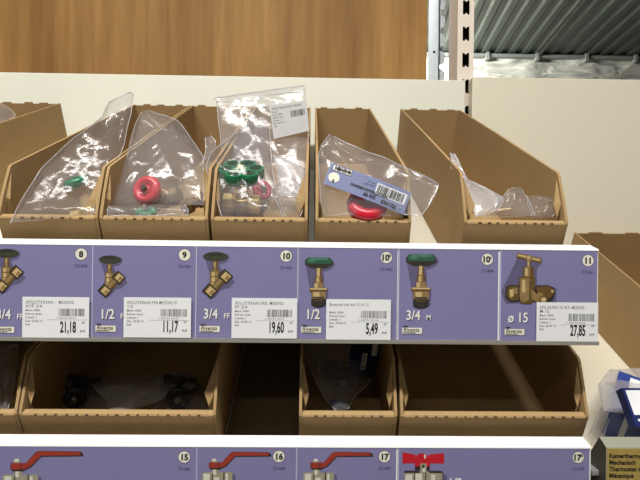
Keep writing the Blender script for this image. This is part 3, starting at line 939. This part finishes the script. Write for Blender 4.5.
def bag(name, rows, label, bulge=.008, amp=.003, mat='film', seed=0, N1=64, N2=64, cat='bag', freq=1.0, group=None, sheets=2):
    R = [(P(*a), P(*b)) for a, b in rows]
    cen = sum((p for r in R for p in r), Vector()) / (2 * len(R))
    lo = min((p for r in R for p in r), key=lambda p: p.z)
    org = Vector((cen.x, cen.y, lo.z))
    bm = bmesh.new()
    off = Vector((seed * 7.13, seed * 3.7, seed * 1.9))
    # mean plane normal pointing to the front
    nrm = ((R[0][1] - R[-1][0]).cross(R[0][0] - R[-1][1])).normalized()
    if nrm.y > 0: nrm = -nrm
    grids = []
    for sh in range(sheets):
        sg = 1 if sh == 0 else -1
        grid = []
        for i in range(N1 + 1):
            t = i / N1
            a, b = interp(R, t)
            row = []
            for j in range(N2 + 1):
                s = j / N2
                p = a.lerp(b, s)
                e = (max(0, 4 * s * (1 - s)) ** .55) * (max(0, 4 * t * (1 - t)) ** .5)
                q = (p + off) * freq
                c1 = 1 - 2.6 * abs(noise.noise(Vector((q.x * 17, q.y * 17 + sh * 5, q.z * 11 + s * 1.5))))
                c2 = 1 - 2.6 * abs(noise.noise(Vector((q.x * 38 + 9, q.y * 38 + sh * 5, q.z * 30))))
                c4 = max(0, 1 - 5 * abs(noise.noise(Vector((q.x * 13 + q.z * 9, q.y * 13 + sh * 7, q.z * 6 - q.x * 8)))))
                c3 = noise.noise(Vector((q.x * 14 + 3, q.y * 14, q.z * 14 + sh)))
                d = sg * bulge * e * (1 + .5 * c3) + amp * (.25 + .75 * e) * (.75 * c1 * abs(c1) + .35 * c2 * abs(c2) + .55 * c4) * (1 if sh == 0 else .8)
                edge = .0018 * (noise.noise(q * 40 + Vector((1, 1, 1)))) * (1 if s in (0, 1) or t in (0, 1) else 0)
                row.append(bm.verts.new(p + nrm * d + Vector((edge, 0, edge)) - org))
            grid.append(row)
        grids.append(grid)
        if sh == 0: edges = {j: [grid[i][j].co.copy() for i in range(N1 + 1)] for j in (0, N2)}
        for i in range(N1):
            for j in range(N2):
                q = (grid[i][j], grid[i][j + 1], grid[i + 1][j + 1], grid[i + 1][j])
                bm.faces.new(q if sg > 0 else q[::-1])
    o = obj(name, bm, M[mat], loc=org, smooth=True, recalc=False)
    tag(o, label, cat, group)
    for j in (0, N2):                          # welded side seams
        bs = bmesh.new()
        tube(bs, edges[j], .00055, 6)
        obj('side_seam', bs, M['film2'], o, smooth=True)
    return o, org, nrm


def patch(name, quad, org, nrm, lift, mat, parent, n=10, curve=.0):
    """flat printed sheet set into a bag: quad of photo positions with depths tl, tr, br, bl"""
    c = [P(*q) for q in quad]
    bm = bmesh.new()
    g = []
    for i in range(n + 1):
        row = []
        for j in range(n + 1):
            s, t = j / n, i / n
            p = c[0].lerp(c[1], s).lerp(c[3].lerp(c[2], s), t)
            row.append(bm.verts.new(p + nrm * (lift + curve * math.sin(math.pi * s)) - org))
        g.append(row)
    for i in range(n):
        for j in range(n):
            bm.faces.new((g[i][j], g[i + 1][j], g[i + 1][j + 1], g[i][j + 1]))
    r = bmesh.ops.solidify(bm, geom=bm.faces[:], thickness=.0002)
    o = obj(name, bm, mat, parent)
    return o, c


def on_quad(c, org, nrm, lift, curve=0.):
    """map s, t in 0..1 (t downwards) onto the sheet"""
    def f(s, t, k=1):
        return c[0].lerp(c[1], s).lerp(c[3].lerp(c[2], s), t) + nrm * (lift + curve * math.sin(math.pi * min(1, max(0, s))) + .00012 * k) - org
    return f


def flat_to_quad(bm, f, W, H, k=1):
    """bm made in x/z (x 0..W, z 0..H, up) moved onto the sheet"""
    for v in bm.verts:
        v.co = f(v.co.x / W, 1 - v.co.z / H, k)


BG = 'clear plastic bags of valves'
bag('plastic_bag', [((131, 92, .585), (134, 93, .585)), ((109, 103, .575), (131, 112, .575)), ((101, 119, .567), (128, 126, .569)), ((72, 140, .555), (124, 145, .562)), ((42, 168, .535), (117, 163, .55)),
                    ((20, 203, .512), (104, 190, .53)), ((14, 217, .500), (98, 207, .512)), ((11, 223, .494), (92, 215, .505))],
    'clear bag with a green wheeled valve, its corner drooping over the bin lip', bulge=.010, amp=.0026, seed=1, mat='film3', group=BG)
bag('plastic_bag', [((141, 113, .60), (150, 111, .60)), ((136, 124, .592), (176, 121, .592)), ((130, 146, .575), (189, 134, .58)), ((124, 170, .555), (203, 158, .56)),
                    ((114, 190, .537), (204, 180, .545)), ((108, 206, .525), (203, 206, .53))],
    'tall clear bag around the red wheeled valve above label 9', bulge=.012, amp=.0036, seed=2, mat='film', group=BG)
bag('plastic_bag', [((108, 207, .508), (184, 206, .508)), ((107, 211, .505), (188, 211, .505)), ((108, 217, .503), (187, 217, .503))],
    'low flat pouch with a green wheel lying along the bin lip above label 9', bulge=.004, amp=.004, seed=3, mat='film', N1=20, group=BG)
# the tall zip bag with a white sticker
b3, o3, n3 = bag('zip_bag', [((215, 97.5, .650), (304, 85, .650)), ((217.5, 107, .645), (306, 99, .645)), ((219, 125, .635), (308, 128, .635)), ((223, 160, .61), (306, 170, .61)), ((228, 203, .58), (302, 205, .58))],
                 'tall clear zip bag with a white barcode sticker above the green flower-shaped handwheel', bulge=.004, amp=.0022, seed=4, mat='film', group=BG)
bm = bmesh.new()
for dv in (2.0, 6.5):
    pts = [P(215.5 + 89 * i / 20 + dv * .15, 97.5 - 12.4 * i / 20 + dv, .647) - o3 + n3 * (.003 + .0008 * math.sin(i * 1.7)) for i in range(21)]
    tube(bm, pts, .0009, 6)
obj('zip_strip', bm, M['film2'], b3, smooth=True)
quad = [(270, 109, .633), (306.6, 103.5, .633), (309, 133.8, .628), (274.3, 142, .628)]
stk, c = patch('white_sticker', quad, o3, n3, .0065, M['sticker'], b3)
f = on_quad(c, o3, n3, .0065)
bm = bmesh.new()
W, H = .048, .040
text_into(bm, 'AFSLUITKRAAN PKR. MESSING', .0040, .0022, H - .006, 0, sx=.66, spacing=1.1)
for k, s in enumerate(('FF 3/4', 'Merk: 0000', 'Ref.van lever.', 'Lokatie 1', 'Dat. 20.05.13', 'Ref:')):
    text_into(bm, s, .0028, .0022, H - .0098 - .0034 * k, 0)
barcode(bm, .026, .0455, H - .0185, H - .0105, 0, 3)
flat_to_quad(bm, f, W, H, 2)
obj('sticker_text', bm, M['ink'], stk, recalc=False)
bag('plastic_bag', [((256, 120, .572), (261, 119, .572)), ((236, 133, .562), (268, 126, .565)), ((212, 152, .545), (271, 152, .555)), ((206, 168, .533), (274, 178, .540)), ((216, 197, .514), (280, 203, .52)), ((222, 217, .504), (286, 217, .506))],
    'pointed clear bag around the green flower-shaped handwheel', bulge=.012, amp=.003, seed=5, mat='film3', group=BG)
bag('plastic_bag', [((279, 182, .535), (294, 178, .535)), ((272, 190, .53), (304, 190, .53)), ((278, 205, .518), (304, 204, .518)), ((284, 217, .508), (300, 217, .508))],
    'small crumpled clear bag right of the green flower-shaped handwheel', bulge=.008, amp=.004, seed=6, freq=1.3, N1=30, N2=30, group=BG)
bag('plastic_bag', [((273, 155, .57), (276, 156, .57)), ((275, 163, .565), (305, 168, .575)), ((278, 178, .56), (306, 180, .565)), ((280, 196, .55), (305, 198, .55))],
    'milky plastic flap behind the small crumpled bag, above label 10', bulge=.003, amp=.0015, seed=7, mat='film2', N1=24, N2=24, group=BG)
bag('plastic_bag', [((205, 138, .556), (211, 136, .556)), ((206, 150, .55), (215, 142, .553)), ((204, 160, .545), (213, 156, .55)), ((200, 166, .542), (208, 168, .548))],
    'small twist of clear plastic over the edge between the bins above labels 9 and 10', bulge=.003, amp=.002, seed=8, N1=20, N2=16, group=BG)
# bag with the upside-down lilac label
b4, o4, n4 = bag('plastic_bag', [((329, 135, .525), (333, 137, .525)), ((321, 146, .521), (372, 154, .521)), ((319, 158, .518), (406, 167, .515)), ((319, 176, .513), (440, 183, .508)),
                                 ((321, 198, .5065), (430, 204, .501)), ((326, 216, .5035), (421, 216, .4985))],
                 'clear bag with a lilac upside-down label over a dark red wheel', bulge=.006, amp=.0034, seed=9, mat='film', group=BG)
quad = [(331, 163, .507), (411.5, 193, .503), (403, 215, .499), (323.5, 184, .504)]
lab, c = patch('lilac_label', quad, o4, n4, .001, M['lilac'], b4, n=14, curve=.003)
f = on_quad(c, o4, n4, .001, .003)
W, H = .092, .028
bm = bmesh.new()
r180 = lambda x, z: (W - x, H - z)
# lettering runs upside down, as the pouch was dropped in head first
text_into(bm, 'AFSLUITKRAAN MESSING', .0046, .070, .0125, 0, rot=math.pi, sx=.82, bold=.0001)
text_into(bm, '3/4 FF', .0062, .058, .0078, 0, rot=math.pi, sx=.9, bold=.00015)
text_into(bm, '721463', .0058, .082, .0065, 0, rot=math.pi, bold=.00025)
text_into(bm, 'PN 10', .003, .052, .0225, 0, rot=math.pi)
text_into(bm, 'max 90 C', .003, .052, .0185, 0, rot=math.pi)
text_into(bm, '9', .0058, .0105, .0092, 0, 0, rot=math.pi, bold=.0002)
for v in bm.verts: pass
flat_to_quad(bm, f, W, H, 5)
obj('label_lettering', bm, M['ink'], lab, recalc=False)
bm = bmesh.new(); poly(bm, ell(.0085, .0115, .0062, .0062), 0); flat_to_quad(bm, f, W, H, 3); obj('round_badge', bm, M['badge'], lab, recalc=False)
bm = bmesh.new(); poly(bm, rect(.0035, .0255, .0195, .0272), 0, 1); poly(bm, rect(.0042, .0248, .0202, .0265), 0, 0)
flat_to_quad(bm, f, W, H, 3); lg = obj('maker_logo', bm, [M['white'], M['ink']], lab, recalc=False)
for p in list(lg.data.polygons): pass
bm = bmesh.new(); text_into(bm, 'RIVEN', .0058, .0195, .0255, 0, rot=math.pi, bold=.0004, sx=.85); poly(bm, ell(.0222, .0234, .0022, .0022, 14), 0)
flat_to_quad(bm, f, W, H, 6); obj('logo_lettering', bm, M['ink'], lab, recalc=False)
bm = bmesh.new(); poly(bm, rect(.055, .089, .0105, .0235), 0); flat_to_quad(bm, f, W, H, 3); bc = obj('barcode_field', bm, M['sticker'], lab, recalc=False)
bm = bmesh.new(); barcode(bm, .0565, .0875, .0118, .0222, 0, 12); flat_to_quad(bm, f, W, H, 5); obj('barcode', bm, M['ink'], bc, recalc=False)
# bits in the nearly empty bin
bag('plastic_bag', [((450, 153, .56), (455, 154, .56)), ((451, 168, .55), (460, 166, .553)), ((457, 182, .54), (468, 182, .543)), ((463, 192, .53), (492, 191, .535)), ((470, 205, .518), (504, 199, .522)), ((476, 217, .507), (497, 212, .512))],
    'twisted milky bag sticking up at the left of the nearly empty bin', bulge=.004, amp=.003, seed=11, mat='film2', freq=.9, group=BG)
bag('plastic_bag', [((509, 189, .535), (522, 189, .535)), ((501, 199, .528), (526, 198, .53)), ((490, 210, .515), (531, 209, .518)), ((482, 217, .507), (534, 217, .508))],
    'crumpled clear bag at the middle of the nearly empty bin', bulge=.007, amp=.005, seed=12, freq=1.3, N1=32, N2=32, group=BG)
bag('plastic_bag', [((526, 196, .53), (545, 199, .532)), ((528, 204, .523), (559, 204, .526)), ((530, 211, .515), (556, 212, .517)), ((531, 217, .508), (552, 217, .508))],
    'small clear bag at the right corner of the nearly empty bin', bulge=.006, amp=.004, seed=13, freq=1.2, N1=30, N2=30, mat='film3', group=BG)
bag('plastic_bag', [((-12, 101, .84), (4, 105, .84)), ((-14, 108, .82), (16, 114, .82)), ((-16, 118, .79), (12, 120, .80)), ((-20, 126, .76), (6, 126, .78))],
    'clear bag showing above the bin wall at the upper left photo edge', bulge=.008, amp=.003, seed=14, N1=24, N2=24, group=BG)
# lower shelf
bag('plastic_bag', [((2, 343, .60), (19, 343, .60)), ((-2, 365, .57), (17, 362, .575)), ((0, 388, .545), (15, 383, .55)), ((1, 404, .525), (11, 398, .53)), ((3, 411, .512), (8, 409, .515))],
    'crumpled clear bag in the shaded bin at the left photo edge', bulge=.006, amp=.003, seed=15, N1=32, N2=24, group=BG)
bag('plastic_bag', [((100, 379, .62), (186, 372, .64)), ((90, 385, .60), (197, 386, .60)), ((100, 395, .575), (172, 394, .585)), ((110, 404, .55), (156, 402, .56)), ((108, 413, .512), (118, 413, .512))],
    'milky bag draped across the middle of the wide shaded bin', bulge=.006, amp=.003, seed=16, mat='film2', group=BG)  # milkier film than the bags on either side
bag('plastic_bag', [((72, 384, .63), (100, 378, .64)), ((62, 395, .60), (112, 392, .60)), ((56, 408, .57), (108, 408, .57))],
    'dim clear bag at the left of the wide shaded bin', bulge=.010, amp=.003, seed=17, N1=24, N2=30, mat='film3', group=BG)
bag('plastic_bag', [((160, 392, .61), (200, 384, .63)), ((158, 402, .585), (208, 398, .59)), ((156, 410, .56), (208, 410, .56))],
    'dim clear bag at the right of the wide shaded bin', bulge=.010, amp=.003, seed=18, N1=24, N2=30, mat='film3', group=BG)
b5, o5, n5 = bag('plastic_bag', [((302, 342, .60), (380, 342, .62)), ((308, 360, .585), (376, 362, .60)), ((316, 382, .56), (368, 384, .575)), ((325, 397, .54), (354, 397, .545)), ((336, 410, .515), (348, 409, .517))],
                 'clear bag with a dark blue label in the narrow shaded bin', bulge=.010, amp=.0035, seed=19, group=BG)
lab5, c5 = patch('navy_label', [(352, 342, .60), (380, 342, .605), (374, 380, .578), (345, 380, .575)], o5, n5, .004, M['navy'], b5)
f5 = on_quad(c5, o5, n5, .004)
bm = bmesh.new(); poly(bm, rect(.75, .95, .55, .95), 0); poly(bm, rect(.45, .62, .2, .62), 0); flat_to_quad(bm, f5, 1, 1, 3)
obj('label_field', bm, M['sticker'], lab5, recalc=False)
bm = bmesh.new(); barcode(bm, 0, .17 * .15, 0, 1, 0, 5)
for v in bm.verts: v.co = Vector((.47 + v.co.z * .13, 0, .22 + v.co.x / .0255 * .38))
flat_to_quad(bm, f5, 1, 1, 5); obj('barcode', bm, M['ink'], lab5, recalc=False)
bm = bmesh.new(); box(bm, -.009, .009, -.001, .001, -.005, .005, bev=.0004)
tag(obj('blue_tag', bm, M['blue'], loc=P(337, 404, .535), rot=(.5, .2, .1)), 'small blue printed tag at the bottom of the bag in the narrow shaded bin', 'tag')

# ------------------------------------------------------------------ boxed thermostats in bags, right bay
tb = empty('boxed_thermostat', P(625, 437, .575) , 'blue and white boxed thermostat in a clear bag under the large lone bin', 'box', rot=(T2, 0, 0))
pf = P(601, 438, .588)
tb.location = (pf.x, pf.y, ZC - .517 + .475 * pf.y + .0012)
tb.rotation_euler = (Matrix.Rotation(T2, 3, 'X') @ Matrix.Rotation(math.radians(-36), 3, 'Z')).to_euler()
BX, BD, BH = .066, .084, .043
bm = bmesh.new(); box(bm, 0, BX, 0, BD, 0, BH, bev=.0015); obj('carton', bm, M['blue'], tb)
bm = bmesh.new(); box(bm, .014, BX - .006, .012, BD - .008, BH + .0001, BH + .0004); pc = obj('carton_picture', bm, M['sticker'], tb)
bm = bmesh.new(); prism(bm, [(.024, .030), (.044, .026), (.052, .032), (.040, .036), (.026, .035)], 'z', BH + .0005, BH + .0007); obj('thermostat_print', bm, M['inkgrey'], pc)
bm = bmesh.new(); box(bm, .016, .022, -.0008, -.0002, .002, BH - .002); obj('front_stripe', bm, M['silver'], tb)
bag('plastic_bag', [((610, 369, .66), (662, 370, .66)), ((598, 386, .61), (662, 388, .60)), ((601, 399, .575), (662, 404, .57)), ((604, 411, .558), (662, 418, .553))],
    'shiny clear bag wrapped over the top of the blue boxed thermostat', bulge=.005, amp=.005, seed=21, mat='film2', group='bags of the right bay')
bag('plastic_bag', [((604, 402, .60), (612, 404, .585)), ((597, 418, .595), (609, 420, .575)), ((588, 440, .59), (604, 438, .57)), ((582, 455, .585), (600, 452, .565))],
    'loose side of clear wrapping hanging left of the blue boxed thermostat', bulge=.004, amp=.003, seed=22, mat='film', N1=30, N2=20, group='bags of the right bay')
# second pack in front, cut by the photo edge
q = [P(621.5, 388, .535), P(668, 388, .535), P(680, 427, .512), P(636, 427, .512)]
c0 = (q[0] + q[1] + q[2] + q[3]) / 4
bm = bmesh.new()
nn = (q[1] - q[0]).cross(q[3] - q[0]).normalized()
if nn.y > 0: nn = -nn
A = [bm.verts.new(p - c0) for p in q]; B = [bm.verts.new(p - c0 - nn * .012) for p in q]
bm.faces.new(A); bm.faces.new(B[::-1])
for i in range(4): bm.faces.new((A[i], B[i], B[(i + 1) % 4], A[(i + 1) % 4]))
pk = obj('blister_pack', bm, M['navy'], loc=c0)
tag(pk, 'navy pack with a white field leaning in front of the blue boxed thermostat', 'pack')
bm = bmesh.new()
def pq(s, t): return q[0].lerp(q[1], s).lerp(q[3].lerp(q[2], s), t) + nn * .0003 - c0
bm.faces.new([bm.verts.new(pq(*p)) for p in ((.06, .06), (.95, .06), (.95, .70), (.06, .70))])
obj('white_field', bm, M['sticker'], pk, recalc=False)
bm = bmesh.new(); bm.faces.new([bm.verts.new(pq(*p)) for p in ((.1, .80), (.5, .80), (.5, .86), (.1, .86))])
obj('white_stripe', bm, M['white'], pk, recalc=False)

# ------------------------------------------------------------------ gold sign
SY = .50
sx0 = P(606, 460, SY).x
zs1, zs0 = P(615, 447.6, SY).z, P(615, 500, SY).z
sg = empty('shelf_sign', (sx0, SY, zs0), 'grey shelf sign with a gold label about mechanical room thermostats', 'sign')
hh = zs1 - zs0
bm = bmesh.new()
prism(bm, [(0, 0), (0, hh), (.012, hh + .0065), (.036, hh - .028), (.036, 0)], 'x', 0, .16)
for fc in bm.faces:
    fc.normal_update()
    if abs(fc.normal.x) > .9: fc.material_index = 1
obj('holder', bm, [M['signgrey'], M['signdark']], sg)
bm = bmesh.new(); box(bm, .0008, .158, -.0008, 0, .002, hh - .001); pl = obj('gold_plate', bm, M['gold'], sg)
bm = bmesh.new()
for k, s in enumerate(('Kamerthermostaat', 'Mechanisch', "Thermostat d'ambiance", 'Mécanique')):
    text_into(bm, s, .0066, .0028, hh - .0105 - .0069 * k, .001, bold=.00022, sx=.92)
obj('sign_lettering', bm, M['ink'], pl, recalc=False)
bm = bmesh.new(); box(bm, P(592, 471, .512).x, sx0 + .16, .512, .532, P(600, 476, .512).z, P(600, 470.5, .512).z, bev=.001)
tag(obj('sign_rail', bm, M['silver']), 'pale metal bar along the right bay shelf front behind the gold sign', 'rail')

# ------------------------------------------------------------------ overhead shop tube and added fill lights
def area_lamp(loc, sx, sy, power, color=(1, .97, .92), rot=(0, 0, 0)):
    ld = bpy.data.lights.new('area_lamp', 'AREA')
    ld.shape = 'RECTANGLE'; ld.size = sx; ld.size_y = sy; ld.energy = power; ld.color = color
    o = bpy.data.objects.new('area_lamp', ld); o.location = loc; o.rotation_euler = rot
    link(o)
    return o


area_lamp((-.30, -.42, ZC + 1.50), 1.7, .12, 74)
area_lamp((-.42, -1.75, ZC + 1.55), 1.7, .10, 8)  # added weak fill from the front, for the bin lips
area_lamp((-.7, 4.8, ZC + 2.1), 3.0, .2, 950, rot=(math.radians(62), 0, 0))  # added light hidden behind the plywood, tilted to brighten the foil beam
area_lamp((2.2, 4.6, ZC + 1.2), 3.0, .2, 3, rot=(math.pi, 0, 0))  # added unseen uplight that lifts the roof sheets

w = bpy.data.worlds.new('shop_air')
scene.world = w
w.use_nodes = True
w.node_tree.nodes['Background'].inputs[0].default_value = lin((236, 232, 222))
w.node_tree.nodes['Background'].inputs[1].default_value = .015

# ------------------------------------------------------------------ camera
cd = bpy.data.cameras.new('camera')
cd.sensor_width = 36
cd.lens = F / 640 * 36
cd.clip_start = .01
cam = bpy.data.objects.new('camera', cd)
cam.location = CAM_O
cam.rotation_euler = CAM_R.to_euler()
link(cam)
scene.camera = cam
scene.view_settings.view_transform = 'Standard'
scene.view_settings.look = 'None'
scene.view_settings.gamma = 1
scene.view_settings.exposure = 0
scene.view_settings.use_curve_mapping = False
scene.cycles.transparent_max_bounces = 40
scene.cycles.max_bounces = 10
scene.cycles.use_denoising = True
